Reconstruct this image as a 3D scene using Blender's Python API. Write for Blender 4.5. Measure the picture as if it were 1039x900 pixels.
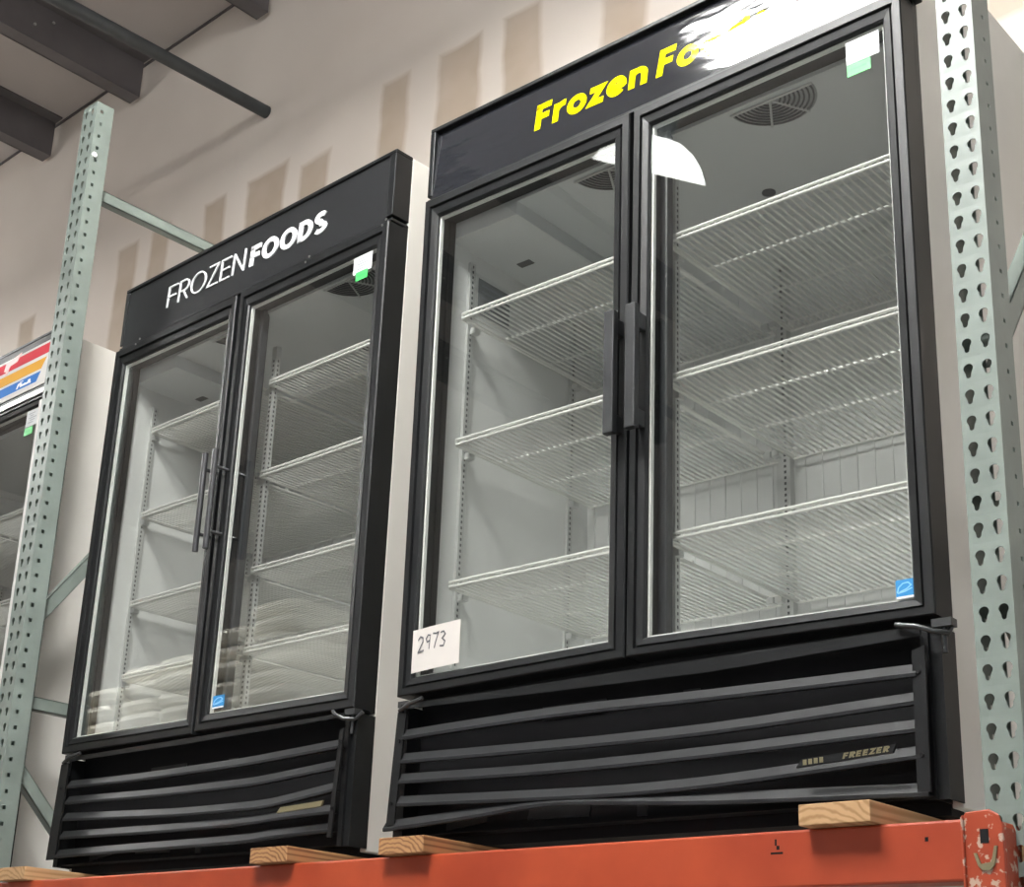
import bpy, bmesh, math, random
from mathutils import Matrix, Vector, Euler
random.seed(7)
for o in list(bpy.data.objects): bpy.data.objects.remove(o)
SC = bpy.context.scene
COL = SC.collection
S = 0.0254            # the scene is laid out in inches
ZF = 79.0             # the warehouse floor lies 79 in below the zero level of the shelf
def W(x, y, z): return Vector((x*S, y*S, (z+ZF)*S))

# ---------------------------------------------------------------- camera
cam_d = bpy.data.cameras.new('camera'); cam = bpy.data.objects.new('camera', cam_d); COL.objects.link(cam)
cam_d.sensor_fit = 'HORIZONTAL'; cam_d.sensor_width = 36.0
cam_d.lens = 1530.0/1039*36; cam_d.shift_x = 56.8/1039; cam_d.shift_y = 100.7/1039
R_ = ((0.7192, 0.6932, 0.0476), (-0.1851, 0.2571, -0.9485), (-0.6697, 0.6733, 0.3132))
m = Matrix((( R_[0][0], -R_[1][0], -R_[2][0]), (R_[0][1], -R_[1][1], -R_[2][1]), (R_[0][2], -R_[1][2], -R_[2][2]))).to_quaternion().to_matrix().to_4x4()
m.translation = W(103.317, -96.848, -19.192)
cam.matrix_world = m
cam_d.clip_start = 0.05; cam_d.clip_end = 200
SC.camera = cam
# ---------------------------------------------------------------- world, exposure
wd = bpy.data.worlds.new('warehouse_ambient'); SC.world = wd; wd.use_nodes = True
bg = wd.node_tree.nodes['Background']; bg.inputs[0].default_value = (0.93, 0.96, 1.0, 1); bg.inputs[1].default_value = 0.6
SC.view_settings.view_transform = 'Standard'; SC.view_settings.look = 'None'
SC.view_settings.gamma = 1.0; SC.view_settings.use_curve_mapping = False
SC.view_settings.exposure = 0.42
LINEAR_LAMP = 110.0    # radiance of the tubes of the linear high bay fixture
DOME_ROLL = -14.0
DOME_LAMP = 4.5       # radiance of the round acrylic high bay

# ---------------------------------------------------------------- materials
def nodes_of(name):
    mt = bpy.data.materials.new(name); mt.use_nodes = True
    nt = mt.node_tree; return mt, nt, nt.nodes['Principled BSDF']
def mat(name, col, rough=0.5, metal=0.0, spec=0.5, noise=0.0, nscale=6.0, bump=0.0, bscale=40.0, coat=0.0):
    mt, nt, p = nodes_of(name)
    p.inputs['Base Color'].default_value = (*col, 1); p.inputs['Roughness'].default_value = rough
    p.inputs['Metallic'].default_value = metal; p.inputs['Specular IOR Level'].default_value = spec
    p.inputs['Coat Weight'].default_value = coat
    if noise or bump:
        tc = nt.nodes.new('ShaderNodeTexCoord')
    if noise:
        n = nt.nodes.new('ShaderNodeTexNoise'); n.inputs['Scale'].default_value = nscale; n.inputs['Detail'].default_value = 5
        nt.links.new(tc.outputs['Object'], n.inputs['Vector'])
        r = nt.nodes.new('ShaderNodeValToRGB'); r.color_ramp.elements[0].position = 0.3; r.color_ramp.elements[1].position = 0.7
        r.color_ramp.elements[0].color = (*[c*(1-noise) for c in col], 1); r.color_ramp.elements[1].color = (*[min(1, c*(1+noise*0.5)) for c in col], 1)
        nt.links.new(n.outputs['Fac'], r.inputs['Fac']); nt.links.new(r.outputs['Color'], p.inputs['Base Color'])
    if bump:
        n2 = nt.nodes.new('ShaderNodeTexNoise'); n2.inputs['Scale'].default_value = bscale
        nt.links.new(tc.outputs['Object'], n2.inputs['Vector'])
        b = nt.nodes.new('ShaderNodeBump'); b.inputs['Strength'].default_value = bump; b.inputs['Distance'].default_value = 0.01
        nt.links.new(n2.outputs['Fac'], b.inputs['Height']); nt.links.new(b.outputs['Normal'], p.inputs['Normal'])
    return mt
def emis(name, col, strength):
    mt, nt, p = nodes_of(name)
    p.inputs['Base Color'].default_value = (0.8, 0.8, 0.8, 1)
    p.inputs['Emission Color'].default_value = (*col, 1); p.inputs['Emission Strength'].default_value = strength
    return mt
M = {}
M['black'] = mat('black_plastic', (0.008, 0.0088, 0.0095), 0.45, spec=0.32, noise=0.25, nscale=9)
M['black_gloss'] = mat('black_painted_metal', (0.008, 0.0088, 0.0095), 0.4, spec=0.34)
M['charcoal'] = mat('charcoal_plastic', (0.024, 0.0255, 0.027), 0.5, spec=0.35, noise=0.2, nscale=12)
M['slat'] = mat('louvre_black', (0.014, 0.015, 0.0165), 0.5, spec=0.26, noise=0.25, nscale=14)
M['dark'] = mat('dark_recess', (0.006, 0.006, 0.007), 0.7, spec=0.2)
M['mullion'] = mat('mullion_grey', (0.05, 0.053, 0.058), 0.4)
M['white_enamel'] = mat('white_enamel', (0.74, 0.72, 0.67), 0.42, noise=0.07, nscale=3)
M['liner'] = mat('white_liner', (0.74, 0.75, 0.74), 0.4, noise=0.06, nscale=4)
M['liner_panel'] = mat('liner_panel_grey', (0.72, 0.74, 0.745), 0.5)
M['fan_grey'] = mat('fan_guard_grey', (0.33, 0.34, 0.34), 0.5)
M['plate_grey'] = mat('rating_plate_grey', (0.26, 0.27, 0.28), 0.5)
M['wire'] = mat('white_coated_wire', (0.86, 0.86, 0.83), 0.35)
M['standard'] = mat('galvanised_standard', (0.6, 0.61, 0.6), 0.38, metal=0.2)
M['gasket'] = mat('pale_spacer', (0.9, 0.9, 0.88), 0.35)
M['steel'] = mat('steel', (0.5, 0.5, 0.49), 0.32, metal=0.9)
M['rodgrey'] = mat('grey_hinge_steel', (0.075, 0.078, 0.08), 0.38, metal=0.6)
M['chrome_black'] = mat('black_chrome', (0.12, 0.12, 0.125), 0.28, metal=0.8)
M['white_ink'] = mat('white_ink', (0.92, 0.93, 0.93), 0.4)
M['yellow_ink'] = mat('yellow_ink', (0.95, 0.83, 0.0), 0.4)
M['paper'] = mat('white_paper', (0.66, 0.62, 0.58), 0.7)
M['label_paper'] = mat('label_paper', (0.6, 0.62, 0.62), 0.6)
M['green_label'] = mat('green_label', (0.07, 0.55, 0.13), 0.5)
M['blue_label'] = mat('blue_label', (0.02, 0.24, 0.56), 0.5)
M['pale_blue'] = mat('pale_blue_ink', (0.3, 0.62, 0.95), 0.5)
M['grey_ink'] = mat('grey_ink', (0.3, 0.32, 0.34), 0.6)
M['pen'] = mat('pencil_ink', (0.1, 0.1, 0.11), 0.6)
M['gold'] = mat('dull_gold', (0.3, 0.27, 0.16), 0.4, metal=0.6)
M['green'] = mat('green_powder_coat', (0.218, 0.258, 0.232), 0.42, noise=0.16, nscale=7, bump=0.05)
M['purlin'] = mat('brown_grey_primer', (0.13, 0.118, 0.12), 0.55, noise=0.25, nscale=3)
M['pipe'] = mat('dark_painted_pipe', (0.045, 0.05, 0.053), 0.5, noise=0.3, nscale=10)
M['ceiling'] = mat('ceiling_insulation', (0.52, 0.48, 0.46), 0.75, noise=0.1, nscale=0.8, bump=0.25, bscale=2.2)
M['plain_wall'] = mat('painted_wall', (0.6, 0.56, 0.52), 0.8, noise=0.08, nscale=0.6)
M['floor'] = mat('concrete', (0.36, 0.355, 0.34), 0.5, noise=0.2, nscale=1.2)
M['red'] = mat('red_ink', (0.58, 0.02, 0.04), 0.65, spec=0.25)
M['amber'] = mat('amber_ink', (0.72, 0.36, 0.03), 0.65, spec=0.25)
M['blue'] = mat('blue_ink', (0.02, 0.17, 0.55), 0.65, spec=0.25)
M['pink'] = mat('pink_ink', (0.85, 0.52, 0.5), 0.4)
M['sign_white'] = mat('sign_white', (0.72, 0.71, 0.68), 0.65, spec=0.25)
M['silver'] = mat('silver_trim', (0.6, 0.6, 0.6), 0.35, metal=0.6)
M['bag'] = mat('white_woven_bag', (0.9, 0.86, 0.76), 0.6, noise=0.12, nscale=6)
M['tube'] = emis('lamp_tube', (1.0, 0.995, 0.975), LINEAR_LAMP)
M['dome'] = emis('acrylic_dome', (1.0, 1.0, 0.96), DOME_LAMP)
M['fixture'] = mat('white_fixture', (0.8, 0.8, 0.78), 0.4)

def glass_mat(name, tint, boost):
    mt, nt, p = nodes_of(name); nt.nodes.remove(p)
    out = nt.nodes['Material Output']
    tr = nt.nodes.new('ShaderNodeBsdfTransparent'); tr.inputs[0].default_value = (*tint, 1)
    gl = nt.nodes.new('ShaderNodeBsdfGlossy'); gl.inputs['Roughness'].default_value = 0.0; gl.inputs[0].default_value = (0.95, 0.97, 0.96, 1)
    lw = nt.nodes.new('ShaderNodeLayerWeight'); lw.inputs['Blend'].default_value = 0.5      # facing = 1 - cos
    pw = nt.nodes.new('ShaderNodeMath'); pw.operation = 'POWER'; pw.inputs[1].default_value = 5.0
    mu = nt.nodes.new('ShaderNodeMath'); mu.operation = 'MULTIPLY_ADD'; mu.inputs[1].default_value = 0.95; mu.inputs[2].default_value = 0.045*boost; mu.use_clamp = True
    mx = nt.nodes.new('ShaderNodeMixShader')
    L = nt.links.new
    L(lw.outputs['Facing'], pw.inputs[0]); L(pw.outputs[0], mu.inputs[0]); L(mu.outputs[0], mx.inputs[0]); L(tr.outputs[0], mx.inputs[1]); L(gl.outputs[0], mx.inputs[2]); L(mx.outputs[0], out.inputs[0])
    return mt
M['glass'] = glass_mat('double_glazing', (0.96, 0.965, 0.955), 1.9)

def sign_film(name, col):
    mt, nt, p = nodes_of(name)
    p.inputs['Base Color'].default_value = (*col, 1); p.inputs['Roughness'].default_value = 0.07
    p.inputs['Specular IOR Level'].default_value = 0.6
    tc = nt.nodes.new('ShaderNodeTexCoord'); mp = nt.nodes.new('ShaderNodeMapping'); mp.inputs['Scale'].default_value = (2.2, 1, 7)
    n = nt.nodes.new('ShaderNodeTexNoise'); n.inputs['Scale'].default_value = 2.0; n.inputs['Detail'].default_value = 2.5
    b = nt.nodes.new('ShaderNodeBump'); b.inputs['Strength'].default_value = 0.22; b.inputs['Distance'].default_value = 0.012
    nt.links.new(tc.outputs['Object'], mp.inputs[0]); nt.links.new(mp.outputs[0], n.inputs[0])
    nt.links.new(n.outputs['Fac'], b.inputs['Height']); nt.links.new(b.outputs[0], p.inputs['Normal'])
    return mt
M['film'] = sign_film('black_sign_film', (0.016, 0.017, 0.02)); M['yellow_ink'] = sign_film('yellow_film_ink', (0.9, 0.78, 0.0))
M['film_dull'] = mat('matt_black_sign_panel', (0.013, 0.0138, 0.015), 0.45, spec=0.3)

def wood_mat(name, dk, lt, sc, dist):
    mt, nt, p = nodes_of(name)
    tc = nt.nodes.new('ShaderNodeTexCoord'); mp = nt.nodes.new('ShaderNodeMapping'); mp.inputs['Scale'].default_value = (1, 0.05, 1)
    mp.inputs['Location'].default_value = (0.03, 0, 0.09)
    n = nt.nodes.new('ShaderNodeTexNoise'); n.inputs['Scale'].default_value = 14; n.inputs['Detail'].default_value = 3
    w = nt.nodes.new('ShaderNodeTexWave'); w.wave_type = 'RINGS'; w.rings_direction = 'Y'; w.inputs['Scale'].default_value = sc; w.inputs['Distortion'].default_value = dist
    w.inputs['Detail'].default_value = 2; w.inputs['Detail Scale'].default_value = 1.0
    r = nt.nodes.new('ShaderNodeValToRGB')
    r.color_ramp.elements[0].color = (*dk, 1); r.color_ramp.elements[1].color = (*lt, 1)
    r.color_ramp.elements[0].position = 0.0; r.color_ramp.elements[1].position = 0.6
    nt.links.new(tc.outputs['Object'], mp.inputs[0]); nt.links.new(mp.outputs[0], w.inputs[0])
    nt.links.new(w.outputs['Fac'], r.inputs[0]); nt.links.new(r.outputs[0], p.inputs['Base Color'])
    p.inputs['Roughness'].default_value = 0.75
    return mt
M['wood'] = wood_mat('pine_lumber', (.19, .08, .03), (.41, .215, .09), 30, 5.0); M['pale_wood'] = wood_mat('pale_pine_lumber', (.36, .2, .085), (.52, .32, .16), 24, 6.0)

def beam_mat(name, chips):
    mt, nt, p = nodes_of(name)
    tc = nt.nodes.new('ShaderNodeTexCoord')
    n = nt.nodes.new('ShaderNodeTexNoise'); n.inputs['Scale'].default_value = 5; n.inputs['Detail'].default_value = 4
    r = nt.nodes.new('ShaderNodeValToRGB'); r.color_ramp.elements[0].color = (0.30, 0.04, 0.014, 1); r.color_ramp.elements[1].color = (0.41, 0.064, 0.022, 1)
    r.color_ramp.elements[0].position = 0.3; r.color_ramp.elements[1].position = 0.7
    n2 = nt.nodes.new('ShaderNodeTexNoise'); n2.inputs['Scale'].default_value = 60 if chips else 18; n2.inputs['Detail'].default_value = 6
    r2 = nt.nodes.new('ShaderNodeValToRGB'); r2.color_ramp.elements[0].position = 0.57 if chips else 0.72; r2.color_ramp.elements[1].position = 0.61 if chips else 0.76
    mx = nt.nodes.new('ShaderNodeMix'); mx.data_type = 'RGBA'; mx.inputs[7].default_value = (0.5, 0.36, 0.28, 1) if chips else (0.2, 0.05, 0.03, 1)
    L = nt.links.new
    L(tc.outputs['Object'], n.inputs[0]); L(tc.outputs['Object'], n2.inputs[0]); L(n.outputs['Fac'], r.inputs[0]); L(n2.outputs['Fac'], r2.inputs[0])
    L(r2.outputs[0], mx.inputs[0]); L(r.outputs[0], mx.inputs[6]); L(mx.outputs[2], p.inputs['Base Color'])
    p.inputs['Roughness'].default_value = 0.42
    return mt
M['orange'] = beam_mat('orange_beam_paint', False); M['orange_chipped'] = beam_mat('chipped_orange_paint', True)

# the drywall: bands of joint compound on tan board, each patch a rectangle with soft trowelled edges
PATCHES = [(-66.7, -58.9, 112, 137.7), (-52.8, -42.2, 112, 137.4), (-38.2, -29, 108, 137.6), (-18.2, -9, 100, 130.5), (-116.3, -108.6, 104, 133.5),
           (-103.2, -90.4, 104, 133.2), (-87.4, -78.7, 104, 130.2), (-146, -138, 96, 133.8), (-134.5, -127, 96, 133.5), (-168, -158, 92, 131),
           (-184, -176.5, 92, 129), (4, 12, 96, 131), (20, 30, 96, 133), (-205, -196, 90, 128), (40, 49, 96, 132)]
def wall_mat():
    mt, nt, p = nodes_of('drywall_with_mud_patches'); L = nt.links.new
    def math_(op, a, b=None, clamp=False):
        nd = nt.nodes.new('ShaderNodeMath'); nd.operation = op; nd.use_clamp = clamp
        for i, v in enumerate((a, b)):
            if v is None: continue
            if isinstance(v, (int, float)): nd.inputs[i].default_value = v
            else: L(v, nd.inputs[i])
        return nd.outputs[0]
    tc = nt.nodes.new('ShaderNodeTexCoord'); sp = nt.nodes.new('ShaderNodeSeparateXYZ')
    nz = nt.nodes.new('ShaderNodeTexNoise'); nz.inputs['Scale'].default_value = 3.0; nz.inputs['Detail'].default_value = 4
    L(tc.outputs['Object'], sp.inputs[0]); L(tc.outputs['Object'], nz.inputs[0])
    wob = math_('MULTIPLY', math_('SUBTRACT', nz.outputs['Fac'], 0.5), 3.2*S)
    X = math_('ADD', sp.outputs['X'], wob); Z = math_('ADD', sp.outputs['Z'], wob)
    tot = None
    for (x0, x1, z0, z1) in PATCHES:
        cx, hx = (x0+x1)/2*S, (x1-x0)/2*S; cz, hz = ((z0+z1)/2+ZF)*S, (z1-z0)/2*S
        dx = math_('SUBTRACT', hx, math_('ABSOLUTE', math_('SUBTRACT', X, cx)))
        dz = math_('SUBTRACT', hz, math_('ABSOLUTE', math_('SUBTRACT', Z, cz)))
        f = math_('DIVIDE', math_('MINIMUM', dx, dz), 1.3*S, True)
        tot = f if tot is None else math_('MAXIMUM', tot, f)
    # joints between boards stand pale beside the patches
    n3 = nt.nodes.new('ShaderNodeTexNoise'); n3.inputs['Scale'].default_value = 0.9; n3.inputs['Detail'].default_value = 3
    L(tc.outputs['Object'], n3.inputs[0])
    r = nt.nodes.new('ShaderNodeValToRGB'); r.color_ramp.elements[0].position = 0.35; r.color_ramp.elements[1].position = 0.68
    r.color_ramp.elements[0].color = (0.62, 0.555, 0.495, 1); r.color_ramp.elements[1].color = (0.71, 0.645, 0.58, 1)
    L(n3.outputs['Fac'], r.inputs[0])
    mx = nt.nodes.new('ShaderNodeMix'); mx.data_type = 'RGBA'; mx.inputs[7].default_value = (0.43, 0.345, 0.265, 1)
    n4 = nt.nodes.new('ShaderNodeTexNoise'); n4.inputs['Scale'].default_value = 6; L(tc.outputs['Object'], n4.inputs[0])
    L(math_('MULTIPLY', tot, math_('ADD', math_('MULTIPLY', n4.outputs['Fac'], 0.5), 0.62), True), mx.inputs[0])
    L(r.outputs[0], mx.inputs[6]); L(mx.outputs[2], p.inputs['Base Color']); p.inputs['Roughness'].default_value = 0.8
    return mt
M['wall'] = wall_mat()

# ---------------------------------------------------------------- mesh building
class MB:
    def __init__(s): s.v = []; s.f = []; s.mi = []; s.sm = []
    def add(s, vs, fs, mi=0, smooth=False):
        b = len(s.v); s.v += [tuple(v) for v in vs]
        for f in fs: s.f.append([b+i for i in f]); s.mi.append(mi); s.sm.append(smooth)
    def box(s, x0, x1, y0, y1, z0, z1, mi=0):
        s.add([(x0,y0,z0),(x1,y0,z0),(x1,y1,z0),(x0,y1,z0),(x0,y0,z1),(x1,y0,z1),(x1,y1,z1),(x0,y1,z1)],
              [(0,3,2,1),(4,5,6,7),(0,1,5,4),(1,2,6,5),(2,3,7,6),(3,0,4,7)], mi)
    def prism(s, poly, a0, a1, axis='y', mi=0):
        n = len(poly)
        def P(p, a): return {'y': (p[0], a, p[1]), 'x': (a, p[0], p[1]), 'z': (p[0], p[1], a)}[axis]
        vs = [P(p, a0) for p in poly] + [P(p, a1) for p in poly]
        fs = [tuple(range(n))[::-1], tuple(range(n, 2*n))] + [(i, (i+1) % n, n+(i+1) % n, n+i) for i in range(n)]
        s.add(vs, fs, mi)
    def tube(s, pts, r, n=6, mi=0, cap=True, smooth=True):
        pts = [Vector(p) for p in pts]; rings = []
        prev = None
        for i, p in enumerate(pts):
            t = (pts[min(i+1, len(pts)-1)] - pts[max(i-1, 0)]).normalized()
            if prev is None:
                u = t.cross(Vector((0, 0, 1)))
                if u.length < 0.1: u = t.cross(Vector((1, 0, 0)))
            else: u = prev - t*prev.dot(t)
            u.normalize(); w = t.cross(u); prev = u
            rings.append([p + (u*math.cos(2*math.pi*(k+.5)/n) + w*math.sin(2*math.pi*(k+.5)/n))*r for k in range(n)])
        vs = [v for rg in rings for v in rg]; fs = []
        for i in range(len(pts)-1):
            for k in range(n): fs.append((i*n+k, i*n+(k+1) % n, (i+1)*n+(k+1) % n, (i+1)*n+k))
        s.add(vs, fs, mi, smooth)
        if cap: s.add(rings[0], [tuple(range(n))[::-1]], mi); s.add(rings[-1], [tuple(range(n))], mi)
    def disc(s, c, r, axis='z', h=0.05, n=24, mi=0):
        poly = [(r*math.cos(2*math.pi*k/n), r*math.sin(2*math.pi*k/n)) for k in range(n)]
        if axis == 'z': s.prism([(c[0]+a, c[1]+b) for a, b in poly], c[2], c[2]+h, 'z', mi)
        elif axis == 'y': s.prism([(c[0]+a, c[2]+b) for a, b in poly], c[1], c[1]+h, 'y', mi)
        else: s.prism([(c[1]+a, c[2]+b) for a, b in poly], c[0], c[0]+h, 'x', mi)
    def sweep_frame(s, inner, grow, prof, mi=0):
        # inner: four (x,z) corners TL,TR,BR,BL; grow: outward growth left,top,right,bottom at t=1; prof: closed list of (t, y)
        l, t, r, b = grow; d = [(-l, t), (r, t), (r, -b), (-l, -b)]
        n = len(prof); vs = []
        for (cx, cz), (dx, dz) in zip(inner, d):
            for (tt, y) in prof: vs.append((cx+dx*tt, y, cz+dz*tt))
        fs = []
        for i in range(4):
            j = (i+1) % 4
            for k in range(n): fs.append((i*n+k, j*n+k, j*n+(k+1) % n, i*n+(k+1) % n))
        s.add(vs, fs, mi)
    def lathe(s, prof, c, n=32, mi=0):
        vs = []; fs = []; m_ = len(prof)
        for k in range(n):
            a = 2*math.pi*k/n
            for (r, z) in prof: vs.append((c[0]+r*math.cos(a), c[1]+r*math.sin(a), c[2]+z))
        for k in range(n):
            for i in range(m_-1): fs.append((k*m_+i, ((k+1) % n)*m_+i, ((k+1) % n)*m_+i+1, k*m_+i+1))
        s.add(vs, fs, mi, True)
    def build(s, name, mats, parent=None, off=(0, 0, 0), bevel=0.0, world=False, segs=2):
        me = bpy.data.meshes.new(name)
        o3 = Vector(off)
        me.from_pydata([((Vector(v)-o3)*S)[:] for v in s.v], [], s.f)
        if not isinstance(mats, (list, tuple)): mats = [mats]
        for q in mats: me.materials.append(q)
        for p, i, sm in zip(me.polygons, s.mi, s.sm): p.material_index = i; p.use_smooth = sm
        bm = bmesh.new(); bm.from_mesh(me); bmesh.ops.recalc_face_normals(bm, faces=bm.faces); bm.to_mesh(me); bm.free()
        o = bpy.data.objects.new(name, me); COL.objects.link(o)
        if parent: o.parent = parent
        else: o.location = W(*off) if world else (0, 0, 0)
        if bevel:
            b = o.modifiers.new('bevel', 'BEVEL'); b.width = bevel*S; b.segments = segs; b.limit_method = 'ANGLE'; b.angle_limit = math.radians(40)
        return o
def tag(o, label, cat, group=None):
    o['label'] = label; o['category'] = cat
    if group: o['group'] = group
    return o
def empty(name, loc, rot=(0, 0, 0)):
    o = bpy.data.objects.new(name, None); COL.objects.link(o); o.location = W(*loc); o.rotation_euler = rot; o.empty_display_size = 0.1
    return o
def structure(o): o['kind'] = 'structure'; return o

# stroke lettering -------------------------------------------------
def arc(cx, cy, rx, ry, a0, a1, n=14):
    return [(cx+rx*math.cos(math.radians(a0+(a1-a0)*i/n)), cy+ry*math.sin(math.radians(a0+(a1-a0)*i/n))) for i in range(n+1)]
def glyph(c, w):   # strokes on a cap height of 1; w = stroke weight; returns strokes (points, closed), advance
    h = w/2
    if c == 'F': return [([(h, 0), (h, 1)], 0), ([(0, 1-h), (.58, 1-h)], 0), ([(0, .5), (.52, .5)], 0)], .62
    if c == 'R': return [([(h, 0), (h, 1)], 0), ([(0, 1-h), (.34, 1-h)]+arc(.34, .72, .25-h*.3, .28-h, 90, -90)+[(0, .44+h)], 0), ([(.3, .46), (.58, 0)], 0)], .66
    if c == 'O': return [(arc(.46, .5, .46-h, .5-h+.01, 0, 360, 36)[:-1], 1)], .95
    if c == 'Z': return [([(.03, 1-h), (.6-h*.5, 1-h), (h, h), (.64, h)], 0)], .67
    if c == 'E': return [([(h, 0), (h, 1)], 0), ([(0, 1-h), (.56, 1-h)], 0), ([(0, .5), (.52, .5)], 0), ([(0, h), (.57, h)], 0)], .64
    if c == 'N': return [([(h, 0), (h, 1)], 0), ([(h, 1-h*.4), (.68-h, h*.4)], 0), ([(.68-h, 0), (.68-h, 1)], 0)], .76
    if c == 'D': return [([(h, 0), (h, 1)], 0), ([(0, 1-h), (.3, 1-h)]+arc(.3, .5, .46-h, .5-h, 90, -90, 20)+[(0, h)], 0)], .82
    if c == 'S': return [(arc(.31, .74-h*.02, .27-h*.4, .26-h*.72, 35, 262, 16)+arc(.31, .25, .29-h*.4, .26-h*.72, 82, -145, 16), 0)], .64
    if c == 'r': return [([(h, 0), (h, .73)], 0), (arc(h+.3, .36, .3, .3, 180, 90, 8)+[(.46, .66)], 0)], .47
    if c == 'o': return [(arc(.37, .365, .37-h, .375-h, 0, 360, 32)[:-1], 1)], .76
    if c == 'z': return [([(.02, .73-h), (.5-h*.4, .73-h), (h, h), (.55, h)], 0)], .58
    if c == 'e': return [([(h, .35), (.70-h, .35)]+arc(.36, .365, .36-h, .375-h, 0, 320, 30), 0)], .74
    if c == 'n': return [([(h, 0), (h, .73)], 0), ([(h, .3)]+arc(.33, .42, .33-h, .31-h, 180, 0, 14)+[(.66-h, 0)], 0)], .71
    if c == 'd': return [(arc(.37, .365, .37-h, .375-h, 0, 360, 32)[:-1], 1), ([(.74-h, 0), (.74-h, 1.02)], 0)], .79
    if c == 's': return [(arc(.26, .53, .22-h*.4, .2-h*.5, 35, 262, 12)+arc(.26, .2, .24-h*.4, .2-h*.5, 82, -145, 12), 0)], .54
    return [], .32
def ribbon(mb, pts, w, closed, tf, y0, y1, mi=0):
    pts = [p for i, p in enumerate(pts) if i == 0 or math.dist(p, pts[i-1]) > 1e-3]
    n = len(pts); P = [Vector((p[0], p[1])) for p in pts]; Lft = []; Rgt = []
    for i in range(n):
        a = P[(i-1) % n] if (closed or i) else None; b = P[(i+1) % n] if (closed or i < n-1) else None
        d1 = (P[i]-a).normalized() if a is not None else None; d2 = (b-P[i]).normalized() if b is not None else None
        if d1 is None: d1 = d2
        if d2 is None: d2 = d1
        n1 = Vector((-d1.y, d1.x)); n2 = Vector((-d2.y, d2.x)); mm = (n1+n2)
        if mm.length < 1e-4: mm = n1
        mm.normalize(); k = min(2.2, 1/max(.3, mm.dot(n1)))
        Lft.append(P[i]+mm*w/2*k); Rgt.append(P[i]-mm*w/2*k)
    m2 = n if closed else n-1
    for i in range(m2):
        j = (i+1) % n; q = [tf(*v) for v in (Lft[i], Lft[j], Rgt[j], Rgt[i])]
        mb.prism(q, y0, y1, 'y', mi)
def lettering(mb, text, x0, x1, z0, z1, cap, weight, slant, y0, y1, mi=0, gap=.07):
    gl = [(g[0], g[1]+gap) for g in (glyph(c, weight) for c in text)]
    total = sum(g[1] for g in gl)-gap; sx = (math.hypot(x1-x0, z1-z0))/total/cap
    x = 0.0; ang = (z1-z0)/(x1-x0)
    for st, adv in gl:
        for pts, cl in st:
            def tf(a, b, x=x): 
                X = x0+(x+a)*cap*sx+slant*b*cap; return (X, z0+ang*(X-x0)+b*cap)
            ribbon(mb, pts, weight, cl, tf, y0, y1, mi)
        x += adv

# ---------------------------------------------------------------- the setting
def plane_box(name, x0, x1, y0, y1, z0, z1, mt):
    b = MB(); b.box(x0, x1, y0, y1, z0, z1)
    me = b.build(name, mt); me.location = (0, 0, ZF*S); return structure(me)
def abs_box(name, x0, x1, y0, y1, z0, z1, mt):
    b = MB(); b.box(x0, x1, y0, y1, z0+ZF, z1+ZF); return structure(b.build(name, mt))
abs_box('wall_back', -420, 330, 50, 56, -ZF, 178.2, M['wall'])
abs_box('floor', -420, 330, -900, 56, -ZF-6, -ZF, M['floor'])
abs_box('ceiling', -420, 330, -900, 56, 178.2, 184, M['ceiling'])
abs_box('wall_left', -426, -420, -900, 56, -ZF, 178.2, M['plain_wall'])
b = MB(); b.box(-420, 330, 49.6, 50.0, 177.75+ZF, 178.2+ZF)
structure(b.build('trim_1', M['purlin']))     # the dark joint where the ceiling meets the wall

# roof purlins and the pipe
def purlin(x, label):
    p = empty('roof_purlin', (x, 49, 178.2)); tag(p, label, 'beam', 'roof purlins')
    b = MB(); b.box(0, .35, -300, 0, -8.8, 0); b.build('web', M['purlin'], p)
    b = MB(); b.box(-3.2, .35, -300, 0, -9.1, -8.7); b.box(-3.2, -2.9, -300, 0, -9.1, -8.2); b.build('bottom_flange', M['purlin'], p)
    b = MB(); b.box(.35, 3.2, -300, 0, -.4, 0); b.build('top_flange', M['purlin'], p)
    for k in range(6):
        for dz in (-3, -5.6): b = MB(); b.disc((.35, -22-k*46-(4 if dz < -4 else 0), dz), .32, 'x', .25, 8); b.build('bolt_head', M['steel'], p)
purlin(-179.5, 'dark steel roof purlin nearest the left edge, above the left green upright')
purlin(-144.3, 'dark steel roof purlin ending at the wall just left of the long round pipe')
purlin(-101, 'dark steel roof purlin at the top right of the pipe, only its end showing')
b = MB(); b.tube([(-99, -240, 136), (-99, -120, 140.2), (-99, 0, 144.5), (-99, 49.9, 146.15)], 1.25, 14)
pp = b.build('pipe', M['pipe'], off=(-99, 49.9, 146), world=True); tag(pp, 'long dark round pipe slanting down from the ceiling to the bare wall', 'pipe')
b = MB(); b.tube([(6.8, 49.4, 121), (7.2, 49.2, 118.6), (6.6, 49.0, 117.2), (5.4, 49.2, 116.6), (4.4, 49.6, 116.8)], .16, 6)
tag(b.build('wire', M['pipe'], off=(6, 49.5, 118), world=True), 'short bent dark wire sticking out of the wall above the yellow lettering', 'wire')

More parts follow.
